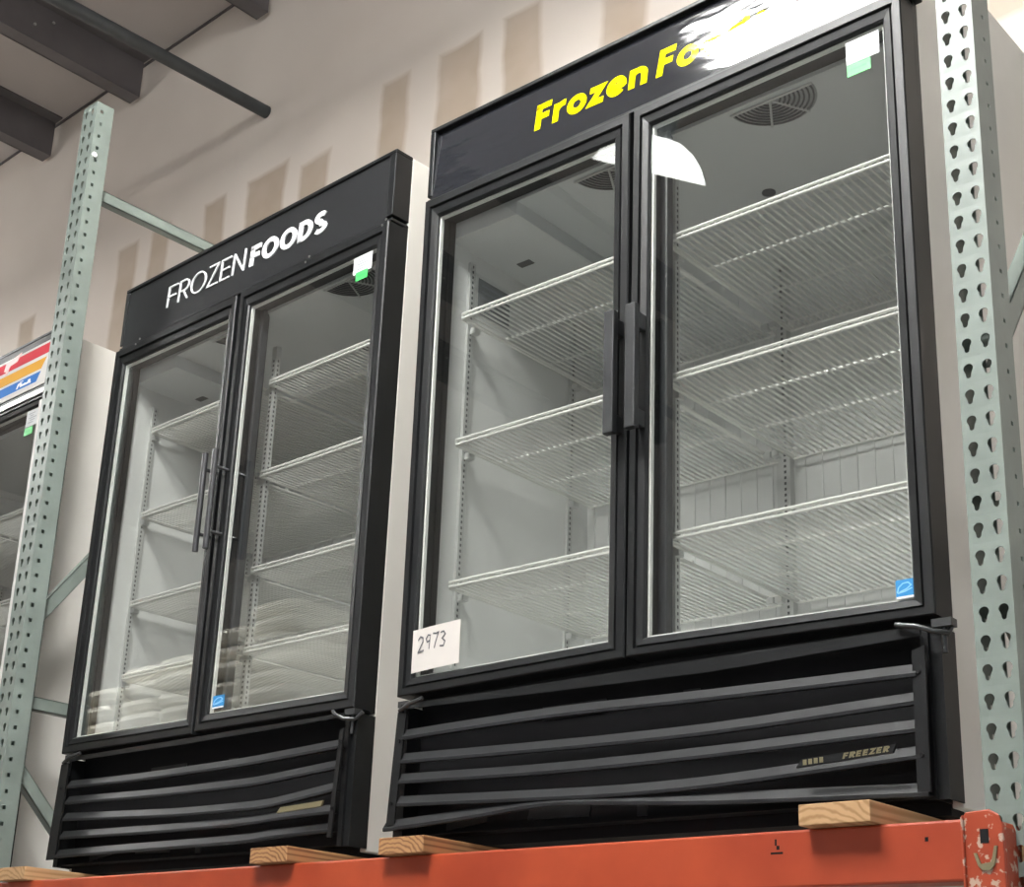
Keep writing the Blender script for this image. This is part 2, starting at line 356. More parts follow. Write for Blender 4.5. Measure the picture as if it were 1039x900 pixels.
# ---------------------------------------------------------------- pallet rack
def teardrop():
    p = [(.36*math.cos(math.radians(a)), .17+.36*math.sin(math.radians(a))) for a in range(-20, 201, 20)]
    p += [(-.21, -.2)] + [(.19*math.cos(math.radians(a)), -.4+.19*math.sin(math.radians(a))) for a in (180, 210, 240, 270, 300, 330, 360)] + [(.21, -.2)]
    return p
def cell_faces(w, h, holes):
    # flat cell 0..w x -h/2..h/2 with polygon holes, triangulated
    bm = bmesh.new(); es = []
    def loop(pts):
        vs = [bm.verts.new((a, b, 0)) for a, b in pts]
        for i in range(len(vs)): es.append(bm.edges.new((vs[i], vs[(i+1) % len(vs)])))
    loop([(0, -h/2), (w, -h/2), (w, h/2), (0, h/2)])
    for p in holes: loop(p)
    bmesh.ops.triangle_fill(bm, use_beauty=True, edges=es)
    bm.verts.index_update()
    vs = [(v.co.x, v.co.y) for v in bm.verts]; fs = [tuple(v.index for v in f.verts) for f in bm.faces]
    bm.free(); return vs, fs
TD = teardrop()
def holed_post(name, parent, w, dep, z_lo, z_hi, zh, cols, sqy, sqs, holes=True, flip=False):
    # C shaped column: front at y=0, sides back to y=dep; zh = height of one hole centre; sqy/sqs = side hole centre and half size
    b = MB(); n0 = math.floor((zh-z_lo)/2); zs = zh-2*n0
    top = zs
    fv, ff = cell_faces(w, 2, [[(c+a, q) for a, q in TD] for c in cols])
    sv, sf = cell_faces(dep, 2, [[(sqy-sqs, -sqs), (sqy+sqs, -sqs), (sqy+sqs, sqs), (sqy-sqs, sqs)]])
    z = zs
    Y = (lambda y: dep-y) if flip else (lambda y: y)
    while z + 1 <= z_hi:
        b.add([(x, Y(0), z+q) for x, q in fv], ff)
        for sx in (0, w): b.add([(sx, Y(y), z+q) for y, q in sv], sf)
        z += 2
    zt = z-1; zb = zs-1
    for (q0, q1) in ((z_lo, zb), (zt, z_hi)):
        if q1-q0 > .01:
            b.add([(0, Y(0), q0), (w, Y(0), q0), (w, Y(0), q1), (0, Y(0), q1)], [(0, 1, 2, 3)])
            for sx in (0, w): b.add([(sx, Y(0), q0), (sx, Y(dep), q0), (sx, Y(dep), q1), (sx, Y(0), q1)], [(0, 1, 2, 3)])
    for sx, ex in ((0, .75), (w, w-.75)): b.add([(sx, Y(dep), z_lo), (ex, Y(dep), z_lo), (ex, Y(dep), z_hi), (sx, Y(dep), z_hi)], [(0, 1, 2, 3)])
    bm = bmesh.new(); me = bpy.data.meshes.new(name)
    me.from_pydata([((Vector(v))*S)[:] for v in b.v], [], b.f); bm.from_mesh(me)
    bmesh.ops.remove_doubles(bm, verts=bm.verts, dist=0.0002); bmesh.ops.recalc_face_normals(bm, faces=bm.faces); bm.to_mesh(me); bm.free()
    me.materials.append(M['green'])
    o = bpy.data.objects.new(name, me); COL.objects.link(o); o.parent = parent
    sd = o.modifiers.new('gauge', 'SOLIDIFY'); sd.thickness = 0.09*S; sd.offset = 0
    return o
def rack_frame(x0, y0, w, dep, z_top, zh, cols, sqy, sqs, label, bolt=None):
    f = empty('rack_upright', (x0, y0, -ZF)); tag(f, label, 'rack upright', 'green rack uprights')
    Z = ZF
    holed_post('post', f, w, dep, 0.3, z_top+Z, zh+Z, cols, sqy, sqs)
    back = 41.0
    b = MB(); b.box(0, w, back, back+.12, 0.3, z_top+Z); b.box(0, .12, back-2.7, back, .3, z_top+Z); b.box(w-.12, w, back-2.7, back, .3, z_top+Z)
    rp = b.build('post', M['green'], f)
    for py in (-.7, back-4.3):
        b = MB(); b.box(-1.2, w+1.2, py, py+5, 0, .3); b.build('foot_plate', M['green'], f)
    xm = w*.45
    def chan(y1, z1, y2, z2):
        b = MB(); L = math.hypot(y2-y1, z2-z1); uy, uz = (y2-y1)/L, (z2-z1)/L; hw = .85
        ny, nz = -uz, uy
        if nz < 0: ny, nz = -ny, -nz
        for (a0, a1, q0, q1) in ((xm+.6, xm+.72, -hw, hw), (xm-.6, xm+.72, hw-.1, hw), (xm-.6, xm+.72, -hw, -hw+.1)):
            vs = []
            for yy, zz in ((y1, z1), (y2, z2)):
                for aa in (a0, a1):
                    for qq in (q0, q1): vs.append((aa, yy+ny*qq, zz+nz*qq))
            b.add(vs, [(0, 1, 3, 2), (4, 6, 7, 5), (0, 4, 5, 1), (2, 3, 7, 6), (0, 2, 6, 4), (1, 5, 7, 3)])
        return b
    for zz in (93.4, 19.3, -60):
        chan(dep-.7, zz+Z, back-1, zz+Z).build('horizontal_brace', M['green'], f)
    for (za, zb) in ((29.6, 82.0), (11.6, -26.5)):
        chan(dep-.7, za+Z, back-1, zb+Z).build('diagonal_brace', M['green'], f)
    if bolt:
        b = MB(); b.disc((w+.05, .55, bolt+Z), .42, 'x', .25, 6); b.build('bolt', M['gasket'], f)
    return f
rack_frame(59.15, -2.3, 2.8, 2.9, 106.8, 57.83, (.72, 2.12), 1.75, .17, 'pale green perforated rack upright at the right, its beam end hooked in')
rack_frame(-71.2, -2.6, 3.5, 2.75, 106.9, 101.5, (.85, 2.5), .85, .25, 'green perforated rack upright between the two left freezers, its open top showing', 98.2)

# front beam
bm_ = empty('rack_beam', (-67.7, -3.9, -8.0)); tag(bm_, 'orange steel rack beam carrying both freezers along the bottom', 'beam')
b = MB(); b.box(0.5, 126.0, 0, 2.4, 0, 3.98); beam_o = b.build('beam_tube', M['orange'], bm_, bevel=.18)
for (x, z) in ((112.1, 2.8), (123.4, 2.8)): b = MB(); b.box(x-.12, x+.12, -.02, .05, z-.14, z+.14); b.build('bolt_hole', M['dark'], bm_)
for a in ((111.85, 112.0, -.015, .05, 2.95, 3.4), (111.5, 112.5, -.015, .05, 2.35, 2.5)): b = MB(); b.box(*a); b.build('scratch', M['dark'], bm_)
for sx, x in ((1, 126.0), (-1, 0.5)):
    b = MB(); e = 2.75*sx
    poly = [(0, -.6), (e, -.6), (e, 3.3), (e*.9, 4.1), (e*.68, 4.45), (e*.12, 4.35), (0, 4.0)]
    b.prism([(x+a, q) for a, q in poly], -.3, -.05, 'y')
    b.prism([(x+a, q) for a, q in ((e*.93, -.6), (e, -.6), (e, 3.3), (e*.93, 3.7))], -.05, 2.4, 'y')
    b.prism([(x+a, q) for a, q in ((0, -.6), (e*.07, -.6), (e*.07, 4.2), (0, 4.0))], -.5, -.3, 'y')
    ce = b.build('end_connector', M['orange_chipped'], bm_, bevel=.1)
    b = MB(); c = x+e*.55
    b.box(c-.28, c+.28, -.33, -.29, 2.3, 3.2); b.build('slot', M['dark'], ce)
    b = MB(); b.prism([(c-.75, 1.7), (c-.5, .9), (c-.2, .6), (c+.3, .6), (c+.6, .9), (c+.85, 2.1), (c+.65, 2.1), (c+.4, 1.1), (c-.3, 1.0), (c-.55, 1.7)], -.42, -.3, 'y')
    b.build('safety_clip', M['gold'], ce)

# lumber bearers
def lumber(x0, x1, y0, label, wm):
    c = ((x0+x1)/2, y0, -4.0)
    b = MB(); b.box(x0, x1, y0, 36, -4.0, -2.52)
    o = b.build('lumber_bearer', wm, off=c, world=True, bevel=.07); tag(o, label, 'wood plank', 'lumber bearers')
lumber(46.9, 52.4, -5.2, 'pale wood plank end under the right part of the yellow-lettered freezer', M['pale_wood'])
lumber(4.2, 9.8, -5.0, 'wood plank end under the left corner of the yellow-lettered freezer', M['wood'])
lumber(-13.9, -8.4, -5.0, 'wood plank end with growth rings under the right end of the white-lettered freezer', M['wood'])
lumber(-60.8, -55.1, -5.0, 'wood plank end at the bottom left under the left corner of the white-lettered freezer', M['pale_wood'])

# ---------------------------------------------------------------- freezers
ZB = -2.5    # underside of a freezer
def freezer(sp):
    root = empty('display_freezer', (sp['o'][0], sp['o'][1], sp['o'][2]+ZB), (0, sp['roll'], sp['yaw']))
    tag(root, sp['label'], 'freezer', 'black two-door display freezers')
    OFF = (0, 0, ZB)
    def mk(b, name, mt, parent=root, bevel=0.0): return b.build(name, mt, parent, OFF, bevel)
    def each(name, mt, parent, *calls):
        for fn, args in calls:
            b = MB(); getattr(b, fn)(*args); mk(b, name, mt, parent)
    Wd = 54.5; hT, hB = sp['hT'], sp['hB']; cz0, czp = sp['ceil']
    zc = sp['dB']
    # cabinet shell
    b = MB()
    ct = hT-sp.get('drop', .1)
    b.box(0.05, 1.0, 2.9, 30, -2.0, ct); b.box(Wd-1.0, Wd-.05, 2.9, 30, -2.0, ct)
    b.box(1.0, Wd-1.0, 28.2, 30, -2.0, ct); b.box(1.0, Wd-1.0, 2.95, 28.2, hB+.2, ct-.05)
    mk(b, 'cabinet', M['white_enamel'], bevel=.12)
    # liner
    b = MB(); zf = 13.0
    b.box(1.0, 1.25, 2.95, 28.2, zf-.5, hB+.2); b.box(Wd-1.25, Wd-1.0, 2.95, 28.2, zf-.5, hB+.2); b.box(1.25, Wd-1.25, 27.6, 28.2, zf-.5, hB+.2)
    b.box(1.25, Wd-1.25, 2.95, 27.6, zf-.5, zf)
    for i in range(26): 
        x = 2.2+i*1.9; b.box(x, x+.22, 27.46, 27.62, zf, 60)
    mk(b, 'liner', M['liner'])
    b = MB(); b.box(1.25, 10.4, 2.95, 27.6, cz0, hB+.2); b.box(10.4, 41.6, 2.95, 27.6, czp, hB+.2); b.box(41.6, Wd-1.25, 2.95, 27.6, czp-.05, hB+.2)
    b.box(10.4, Wd-1.25, 20.5, 27.6, czp-1.2, czp)
    ceil = mk(b, 'evaporator_cover', M['liner_panel'])
    for fx in sp['fans']:
        b = MB(); cy = sp['fan_y']; zz = czp-.02
        b.prism([(fx+4.2*math.cos(k*math.pi/20), cy+4.2*math.sin(k*math.pi/20)) for k in range(21)], zz-.05, zz, 'z', 1)
        for k in range(8):
            r = .9+k*.43
            b.tube([(fx+r*math.cos(a*math.pi/14), cy+r*math.sin(a*math.pi/14), zz-.1) for a in range(15)], .1, 5, 0, False)
        for a in (0, 62, 118, 180):
            ca, sa = math.cos(math.radians(a)), math.sin(math.radians(a)); b.tube([(fx, cy, zz-.16), (fx+4.2*ca, cy+4.2*sa, zz-.16)], .13, 5, 2)
        mk(b, 'fan_guard', [M['mullion'], M['fan_grey'], M['standard']], ceil)
    each('drain_cap', M['mullion'], ceil, ('disc', ((31.5, 17.2, czp-.1), .7, 'z', .1, 16)), ('box', (3.6, 5.4, 11.0, 12.0, cz0-.05, cz0)))
    if sp.get('plate'):
        b = MB(); b.box(1.25, 1.31, 7.6, 12.8, 55.2, 59.4)
        for i in range(5): b.box(1.305, 1.32, 8.1, 12.2-(i % 2)*.9, 55.7+i*.72, 55.95+i*.72, 1)
        q = mk(b, 'rating_plate', [M['plate_grey'], M['grey_ink']])
    # front frame with centre mullion, side posts and machine base
    b = MB()
    b.box(.1, 1.9, 2.2, 2.95, zc-.2, hB); b.box(Wd-1.9, Wd-.1, 2.2, 2.95, zc-.2, hB); b.box(1.9, Wd-1.9, 2.2, 2.95, hB-2.2, hB); b.box(1.9, Wd-1.9, 2.2, 2.95, zc-.2, 13.6)
    ff = mk(b, 'front_frame', M['black'])
    b = MB(); b.box(25.0, 29.5, 2.25, 3.3, 13.6, hB-2.2); b.box(25.4, 29.1, 3.3, 3.7, 13.8, hB-2.4)
    mk(b, 'mullion', M['mullion'], ff, .15)
    b = MB(); b.box(.95, Wd-.95, 2.7, 28, ZB, 12.2); b.box(1.0, Wd-1.0, 1.0, 3.0, ZB+1.0, -1.4)
    mb_ = mk(b, 'machine_base', M['dark'])
    each('base_bracket', M['charcoal'], mb_, ('prism', ([(14.6, -.5), (21.4, -.6), (21.6, .3), (20.6, .5), (14.9, .6)], 2.55, 2.7)), ('box', (26.4, 27.4, 2.55, 2.7, -.9, .3)),
         ('box', (16, 23, 2.55, 2.7, 8.2, 9.4)), ('box', (31, 32.6, 2.55, 2.7, 8.2, 9.2)), ('prism', ([(5, -1), (10, -.4), (10, .1), (5, -.3)], 2.5, 2.7)))
    for sx in (0, 1):
        b = MB(); q = (lambda v: Wd-v) if sx else (lambda v: v)
        def bx(x0, x1, *r): b.box(min(q(x0), q(x1)), max(q(x0), q(x1)), *r)
        bx(0.02, .12, .6, 2.95, -1.7, zc-.5); bx(.12, .9, .6, .72, -1.7, zc-.5); bx(.9, 1.0, .3, 2.9, -1.7, zc-.5); bx(1.0, 1.5, .3, .42, -1.7, zc-.5)
        po = mk(b, 'side_post', M['black'])
        each('screw', M['steel'], po, *[('disc', ((q(.55), .62, zz), .13, 'y', .1, 10)) for zz in (7.6, 1.2)])
    # shelf standards
    st_z = (13.4, 60.5)
    for (sx, sy, ax) in ((1.25, 6.3, 'x'), (1.25, 24.0, 'x'), (Wd-1.25, 6.3, '-x'), (Wd-1.25, 24.0, '-x'), (27.25, 6.6, 'f'), (26.9, 27.0, 'y')):
        b = MB()
        if ax == 'x': b.box(sx, sx+.35, sy-.42, sy+.42, *st_z)
        elif ax == '-x': b.box(sx-.35, sx, sy-.42, sy+.42, *st_z)
        elif ax == 'f': b.box(sx-.45, sx+.45, sy-.35, sy+.35, 13, 62)
        else: b.box(sx-.75, sx+.75, 26.7, 27.6, *st_z)
        z = 14.0
        while z < 60:
            if ax == 'x': b.box(sx+.35, sx+.37, sy-.1, sy+.1, z, z+.3, 1)
            elif ax == '-x': b.box(sx-.37, sx-.35, sy-.1, sy+.1, z, z+.3, 1)
            elif ax == 'f':
                b.box(sx+.45, sx+.47, sy-.1, sy+.1, z, z+.3, 1); b.box(sx-.15, sx+.15, sy-.37, sy-.35, z, z+.3, 1)
            else: b.box(sx+.1, sx+.35, 26.68, 26.7, z, z+.3, 1)
            z += .62
        mk(b, 'shelf_standard', [M['standard'], M['mullion']])
    # wire shelves
    for z in sp['shelves']:
        for (x0, x1) in sp.get('shelf_x', ((2.4, 26.4), (28.1, 52.1))):
            b = MB(); n = 34; yf, yb = sp['shelf_y'], 26.6; r = .115; rh = .52
            for i in range(n):
                x = x0+.35+(x1-x0-.7)*i/(n-1)
                b.tube([(x, yf, z+rh), (x, yf, z), (x, yb, z), (x, yb, z+.9)], r, 4, 0, False)
            for zz in (z+rh, z+.02): b.tube([(x0, yf-.14, zz), (x1, yf-.14, zz)], .165, 6)
            b.tube([(x0, yb, z+.9), (x1, yb, z+.9)], .13, 6); b.tube([(x0, yb+.1, z-.1), (x1, yb+.1, z-.1)], .13, 6)
            for yy in (11.0, 18.7): b.tube([(x0, yy, z+.24), (x1, yy, z+.24)], .15, 6)
            for xx in (x0, x1): b.tube([(xx, yf-.12, z+rh), (xx, yf-.05, z-.05), (xx, yb, z-.05), (xx, yb, z+.9)], .17, 6)
            sh = mk(b, 'wire_shelf', M['wire'])
            each('shelf_clip', M['standard'], sh, *[('box', (xx, xx+.75, yy-.3, yy+.5, z-.75, z-.1)) for yy in (6.5, 24.0) for xx in (x0-.75, x1)])
    # doors
    for di, d in enumerate(sp['doors']):
        inner = d['q']; gl, gt, gr, gb = d['grow']
        b = MB()
        prof = [(0, .85), (0, .3), (.1, .12), (.42, .0), (.46, .18), (.54, .18), (.58, -.12), (.94, -.12), (1, 0.0), (1, 2.15), (.2, 2.15), (0, 2.0)]
        b.sweep_frame(inner, d['grow'], prof)
        dr = mk(b, 'door', M['black'])
        g = [(x+dx*.1, z+dz*.1) for (x, z), (dx, dz) in zip(inner, ((-1, 1), (1, 1), (1, -1), (-1, -1)))]
        b = MB(); b.prism(g, .38, .56, 'y'); mk(b, 'glass_pane', M['glass'], dr)
        b = MB(); k = .2; ins = [(x+a*k, z+c*k) for (x, z), (a, c) in zip(inner, ((1, -1), (-1, -1), (-1, 1), (1, 1)))]
        b.sweep_frame(ins, (k, k, k, k), [(0, .6), (1, .58), (1, .98), (0, .98)])
        mk(b, 'glazing_spacer', M['gasket'], dr)
        # handle
        if d.get('handle') is not None:
            hx = d['handle']; b = MB()
            if sp['style'] == 'bar':
                b.box(hx-.55, hx+.55, -2.0, -1.25, 31.9, 43.9); b.box(hx-.3, hx+.3, -1.3, .05, 32.4, 34.0); b.box(hx-.3, hx+.3, -1.3, .05, 41.8, 43.4)
                mk(b, 'handle', M['charcoal'], dr, .12)
            else:
                b.tube([(hx, -2.0, 33.0), (hx, -2.0, 45.2)], .36, 14)
                for zz in (35.2, 43.2): b.tube([(hx, -2.0, zz), (hx, .2, zz)], .2, 8)
                mk(b, 'handle', M['chrome_black'], dr)
        if d.get('hinge'):
            sx = d['hinge']; b = MB(); b.tube([(sx[0], -.6, zc-.3), (sx[1], -.9, zc-.75), (sx[2], -.6, zc-1.2), (sx[3], .3, zc-1.2), (sx[4], .6, zc-.5)], .2, 8)
            b.box(min(sx[2], sx[3])-.4, max(sx[2], sx[3])+.4, -.1, .9, zc-.75, zc-.15); b.tube([((sx[2]+sx[3])/2, .4, zc-2.6), ((sx[2]+sx[3])/2, .4, zc-.2)], .18, 8)
            mk(b, 'hinge_rod', M['rodgrey'], dr)
        for lb in d.get('labels', ()):
            kind, x0, x1, z0, z1 = lb
            if kind == 'white':
                b = MB(); b.box(x0, x1, .33, .37, z0, z1)
                for i in range(5):
                    zz = z1-(z1-z0)*(.22+.14*i); xa = x0+(x1-x0)*(.2+.1*(i % 2)); xb = x1-(x1-x0)*(.16+.12*((i+1) % 3))
                    b.box(xa, xb, .325, .33, zz, zz+(z1-z0)*.055, 1)
                q = mk(b, 'inspection_label', [M['label_paper'], M['grey_ink']], dr); q['label'] = 'white printed label stuck on the glass'
            elif kind == 'green':
                b = MB(); b.box(x0, x1, .325, .365, z0, z1); b.box(x0+.25, x1-.35, .32, .325, (z0+z1)/2-.05, (z0+z1)/2+.12, 1)
                q = mk(b, 'inspection_tag', [M['green_label'], mat('green_ink', (.04, .45, .1), .5)], dr); q['label'] = 'bright green tag below the white label'
            else:
                b = MB(); b.box(x0, x1, .33, .37, z0, z1)
                w_, h_ = x1-x0, z1-z0
                def tf(a, c): return (x0+a*w_, z0+c*h_)
                ribbon(b, [(.08, .32), (.15, .6), (.4, .8), (.7, .82), (.85, .66), (.6, .48), (.2, .36)], .07, 0, tf, .322, .33, 1)
                ribbon(b, [(.1, .3), (.5, .36), (.9, .5)], .06, 0, tf, .322, .33, 1)
                b.box(x0+.02, x1-.02, .322, .33, z0, z0+h_*.12, 2)
                q = mk(b, 'energy_label', [M['blue_label'], M['pale_blue'], M['white_ink']], dr); q['label'] = 'small blue square label with a pale swoosh'
    # header with sign panel and lettering
    hx, hy = sp['hx'], sp['hy']
    b = MB(); b.box(hx, Wd-hx, hy, 2.95, hB, hB+.4); b.box(hx, Wd-hx, hy, 2.95, hT-.5, hT); b.box(hx, hx+.7, hy, 2.95, hB+.75, hT-.5); b.box(Wd-hx-1.1, Wd-hx, hy, 2.95, hB+.75, hT-.5)
    b.box(hx+.7, Wd-hx-1.1, 1.6, 2.9, hB+.75, hT-.5)
    hd = mk(b, 'header', M['black_gloss'], bevel=.1)
    b = MB(); tl = sp['tilt']; ya, yb_ = hy+.08, hy+.08+(hT-hB-1.25)*tl
    b.add([(hx+.7, ya, hB+.38), (Wd-hx-1.1, ya, hB+.38), (Wd-hx-1.1, yb_, hT-.48), (hx+.7, yb_, hT-.48),
           (hx+.7, 1.6, hB+.38), (Wd-hx-1.1, 1.6, hB+.38), (Wd-hx-1.1, 1.6, hT-.48), (hx+.7, 1.6, hT-.48)],
          [(0, 1, 2, 3), (7, 6, 5, 4), (0, 4, 5, 1), (3, 2, 6, 7), (0, 3, 7, 4), (1, 5, 6, 2)])
    mk(b, 'sign_panel', sp['panel'], hd)
    sp['sign'](lambda bb, nm, mt: mk(bb, nm, mt, hd), hy)
    if sp.get('screws'):
        each('screw', M['steel'], hd, *[('disc', ((x, hy-.08, hB+.42), .16, 'y', .1, 10)) for x in sp['screws']], *[('disc', ((x, -.2, hB-.55), .14, 'y', .1, 10)) for x in sp['screws']])
    # louvred grille
    if sp.get('slats'):
        b = MB(); rail = sp['rail']
        for (xa, za), (xb, zb) in zip(rail[:-1], rail[1:]):
            y0, y1 = -.3, -.15; top = zc-.55
            vs = [(xa, y0, za), (xb, y0, zb), (xb, y1, zb+.1), (xa, y1, za+.1), (xa, y0-.0, top), (xb, y0-.0, top), (xb, y1, top), (xa, y1, top)]
            b.add(vs, [(0, 3, 2, 1), (4, 5, 6, 7), (0, 1, 5, 4), (1, 2, 6, 5), (2, 3, 7, 6), (3, 0, 4, 7)])
        for fl in sp['flange']: b.prism(fl, -.55, -.35, 'y')
        x0, x1 = sp['slats'][0][0][0], sp['slats'][0][-1][0]
        gr = mk(b, 'grille', M['black'])
        for si, sl in enumerate(sp['slats']):
            P = []
            for (p, q) in zip(sl[:-1], sl[1:]):
                for i in range(4): P.append((p[0]+(q[0]-p[0])*i/4, p[1]+(q[1]-p[1])*i/4))
            P.append(sl[-1])
            for _ in range(2): P = [P[0]]+[((P[i-1][0]+2*P[i][0]+P[i+1][0])/4, (P[i-1][1]+2*P[i][1]+P[i+1][1])/4) for i in range(1, len(P)-1)]+[P[-1]]
            out = sp.get('bulge', .5); xs0, xs1 = P[0][0], P[-1][0]
            pr = [(-.05, .62), (-.55, -.3), (-.55, -.62), (-.4, -.66), (.35, -.5), (.35, -.38), (-.35, -.5), (-.38, -.3), (.1, .62)]
            n = len(pr); vs = []; fs = []
            for (x, z) in P:
                t = (x-xs0)/(xs1-xs0); oy = -out*math.sin(math.pi*t)**.8*(.3+.17*si) if si else -.1
                for (y, dz) in pr: vs.append((x, y+oy, z+dz*sp.get('slat_h', .82)))
            for i in range(len(P)-1):
                for k in range(n): fs.append((i*n+k, i*n+(k+1) % n, (i+1)*n+(k+1) % n, (i+1)*n+k))
            fs += [tuple(range(n)), tuple(range((len(P)-1)*n, len(P)*n))[::-1]]
            b = MB(); b.add(vs, fs); mk(b, 'slat', M['slat'], gr)
        each('screw_hole', M['dark'], gr, *[('disc', ((x, -.66, z), .17, 'y', .12, 10)) for x, z in sp['gscrews']])
        if sp.get('badge'): sp['badge'](lambda bb, nm, mt: mk(bb, nm, mt, gr))
    return root

# right freezer -------------------------------------------------------
def sign_right(mk, hy):
    b = MB(); w = .225; y0 = hy+.02
    def tl(x): return 69.05-(x-14.1)*.022
    lettering(b, 'Frozen', 14.1, 28.2, tl(14.1), tl(28.2), 3.05, w, .06, y0+.0, y0+.25)
    lettering(b, 'Foods', 29.1, 41.2, tl(29.1), tl(41.2), 3.05, w, .13, y0+.0, y0+.25)
    b.v = [(x, y+.062*(z-66.6)+.03, z) for x, y, z in b.v]
    q = mk(b, 'lettering', M['yellow_ink']); q['label'] = 'bold yellow lettering reading Frozen Foods'
def badge_right(mk):
    b = MB(); yb = -1.62
    b.prism([(43.7, 1.0), (51.4, 1.45), (51.7, 2.05), (44.15, 1.6)], yb, yb+.25, 'y'); bd = None
    def z(x): return 1.12+(x-43.9)*.058
    w = .16
    for i, x in enumerate((44.3, 44.75, 45.2, 45.65)): b.box(x, x+.3, yb-.03, yb, z(x), z(x)+.4, 1)
    lettering(b, 'FREEZER', 47.5, 51.1, z(47.5)-.0, z(51.1)-.0, .42, .24, .3, yb-.03, yb, 1, gap=.14)
    q = mk(b, 'badge', [M['black'], M['gold']]); q['label'] = 'slanted black badge with worn gold lettering'
freezer(dict(
    label='black two-door glass freezer at the right, yellow Frozen lettering on its header', style='bar',
    o=(0, 0, 0), roll=-0.0025, yaw=0.0323, hT=75.13, hB=65.9, dB=11.3, plate=True, ceil=(61.8, 63.3), fans=(21.6, 39.8), fan_y=3.6,
    shelf_y=4.25, shelves=(52.75, 38.45, 23.25), hx=-.5, hy=.70, tilt=.062, panel=M['film'], sign=sign_right,
    doors=[dict(q=[(1.8, 63.4), (24.85, 63.2), (24.85, 13.7), (1.9, 13.4)], grow=(1.75, 2.2, 1.95, 1.75), handle=26.1, hinge=(4.1, 2.6, 1.2, .8, .4)),
           dict(q=[(29.0, 63.3), (52.6, 63.5), (52.7, 13.0), (28.75, 13.5)], grow=(1.75, 2.1, 1.8, 1.5), handle=28.45, hinge=(51.6, 53.4, 54.5, 55.2, 55.4),
                labels=[('white', 49.1, 52.15, 60.75, 63.0), ('green', 49.15, 51.3, 59.55, 60.7), ('blue', 51.3, 52.72, 13.2, 14.65)])],
    rail=[(1.0, 10.3), (19, 9.9), (35.5, 9.6), (53.3, 10.0)],
    slats=[[(1.7, 7.8), (19.5, 8.1), (35.5, 7.7), (53.0, 7.5)], [(1.6, 5.6), (19.6, 5.1), (35.4, 4.9), (53.0, 5.5)], [(1.4, 3.7), (19.6, 3.1), (35.4, 3.1), (53.0, 3.5)],
           [(1.4, 1.6), (24.8, .7), (35.4, .7), (53.0, 1.6)], [(-.2, -.6), (9.7, -.2), (19.0, .5), (26, .1), (35.4, -.55), (53.4, -1.1)]],
    flange=[[(.2, -.6), (1.2, -.6), (2.0, 9.8), (.9, 10.0)], [(52.6, -1.3), (53.6, -1.3), (53.7, 9.2), (52.7, 8.9)]],
    gscrews=[(1.3, 7.2), (.75, 1.4), (53.15, 7.3), (53.1, 1.3)], bulge=.35, badge=badge_right))

# left freezer --------------------------------------------------------
def sign_left(mk, hy):
    b = MB(); y0 = hy-.0
    lettering(b, 'FROZEN', 10.4, 27.3, 70.5, 70.4, 3.0, .07, .06, y0+.0, y0+.2)
    lettering(b, 'FOODS', 28.1, 42.7, 70.4, 70.3, 2.75, .215, .06, y0+.0, y0+.2)
    q = mk(b, 'lettering', M['white_ink']); q['label'] = 'white lettering reading FROZEN thin and FOODS bold'
def badge_left(mk):
    b = MB(); b.prism([(45.4, 1.75), (52.3, 2.0), (52.6, 2.55), (46.0, 2.3)], -1.5, -1.3, 'y')
    q = mk(b, 'badge', M['gold']); q['label'] = 'worn gold badge strip'
freezer(dict(
    label='black two-door glass freezer at the left, white FROZEN FOODS lettering on its header', style='rod',
    o=(-62.416, 2.317, 0.22), roll=0.0042, yaw=-0.0115, hT=76.45, hB=67.2, dB=11.97, ceil=(62.9, 64.6), fans=(22.0, 44.0), fan_y=3.3,
    shelf_y=5.8, shelf_x=((2.3, 26.2), (27.6, 51.6)), shelves=(56.5, 44.4, 32.2, 22.4), hx=.05, hy=.39, tilt=.02, panel=M['film_dull'], sign=sign_left,
    doors=[dict(q=[(2.1, 64.6), (25.2, 64.4), (25.5, 13.8), (1.75, 14.0)], grow=(2.0, 2.4, 1.65, 1.9), handle=26.75, hinge=(5.0, 3.0, 1.4, 1.2, .8)),
           dict(q=[(29.35, 64.6), (52.35, 64.6), (52.4, 13.8), (29.3, 14.0)], grow=(1.65, 2.4, 2.1, 1.9), handle=28.75, hinge=(52.0, 52.6, 53.6, 54.3, 55.2),
                labels=[('white', 48.5, 51.6, 62.2, 64.4), ('green', 49.0, 51.0, 61.3, 62.4), ('blue', 30.0, 32.1, 14.5, 15.95)])],
    rail=[(2.4, 10.9), (26.5, 10.8), (53.3, 11.0)], screws=(5.0, 40.2, 53.5),
    slats=[[(3.0, 8.0), (18, 7.7), (38.2, 7.8), (44, 8.0), (53.2, 8.3)], [(2.9, 6.1), (20.8, 5.6), (38.6, 5.5), (43.2, 5.7), (53.1, 6.3)], [(2.8, 4.1), (26, 3.1), (39, 3.0), (43.5, 3.1), (53.0, 4.1)],
           [(2.6, 1.9), (21.6, 1.5), (39.2, 1.4), (44.8, 1.7), (52.7, 1.9)], [(2.2, -.3), (22, -.4), (39.5, -.4), (44, -.1), (52.8, .1)]],
    flange=[[(.2, -1.0), (2.2, -1.0), (2.6, 10.6), (.9, 10.6)], [(52.4, -.9), (53.0, -.9), (53.8, 9.8), (53.2, 9.6)]],
    gscrews=[(1.6, 7.6), (53.45, 8.5), (52.9, 1.9)], bulge=.5, badge=badge_left))

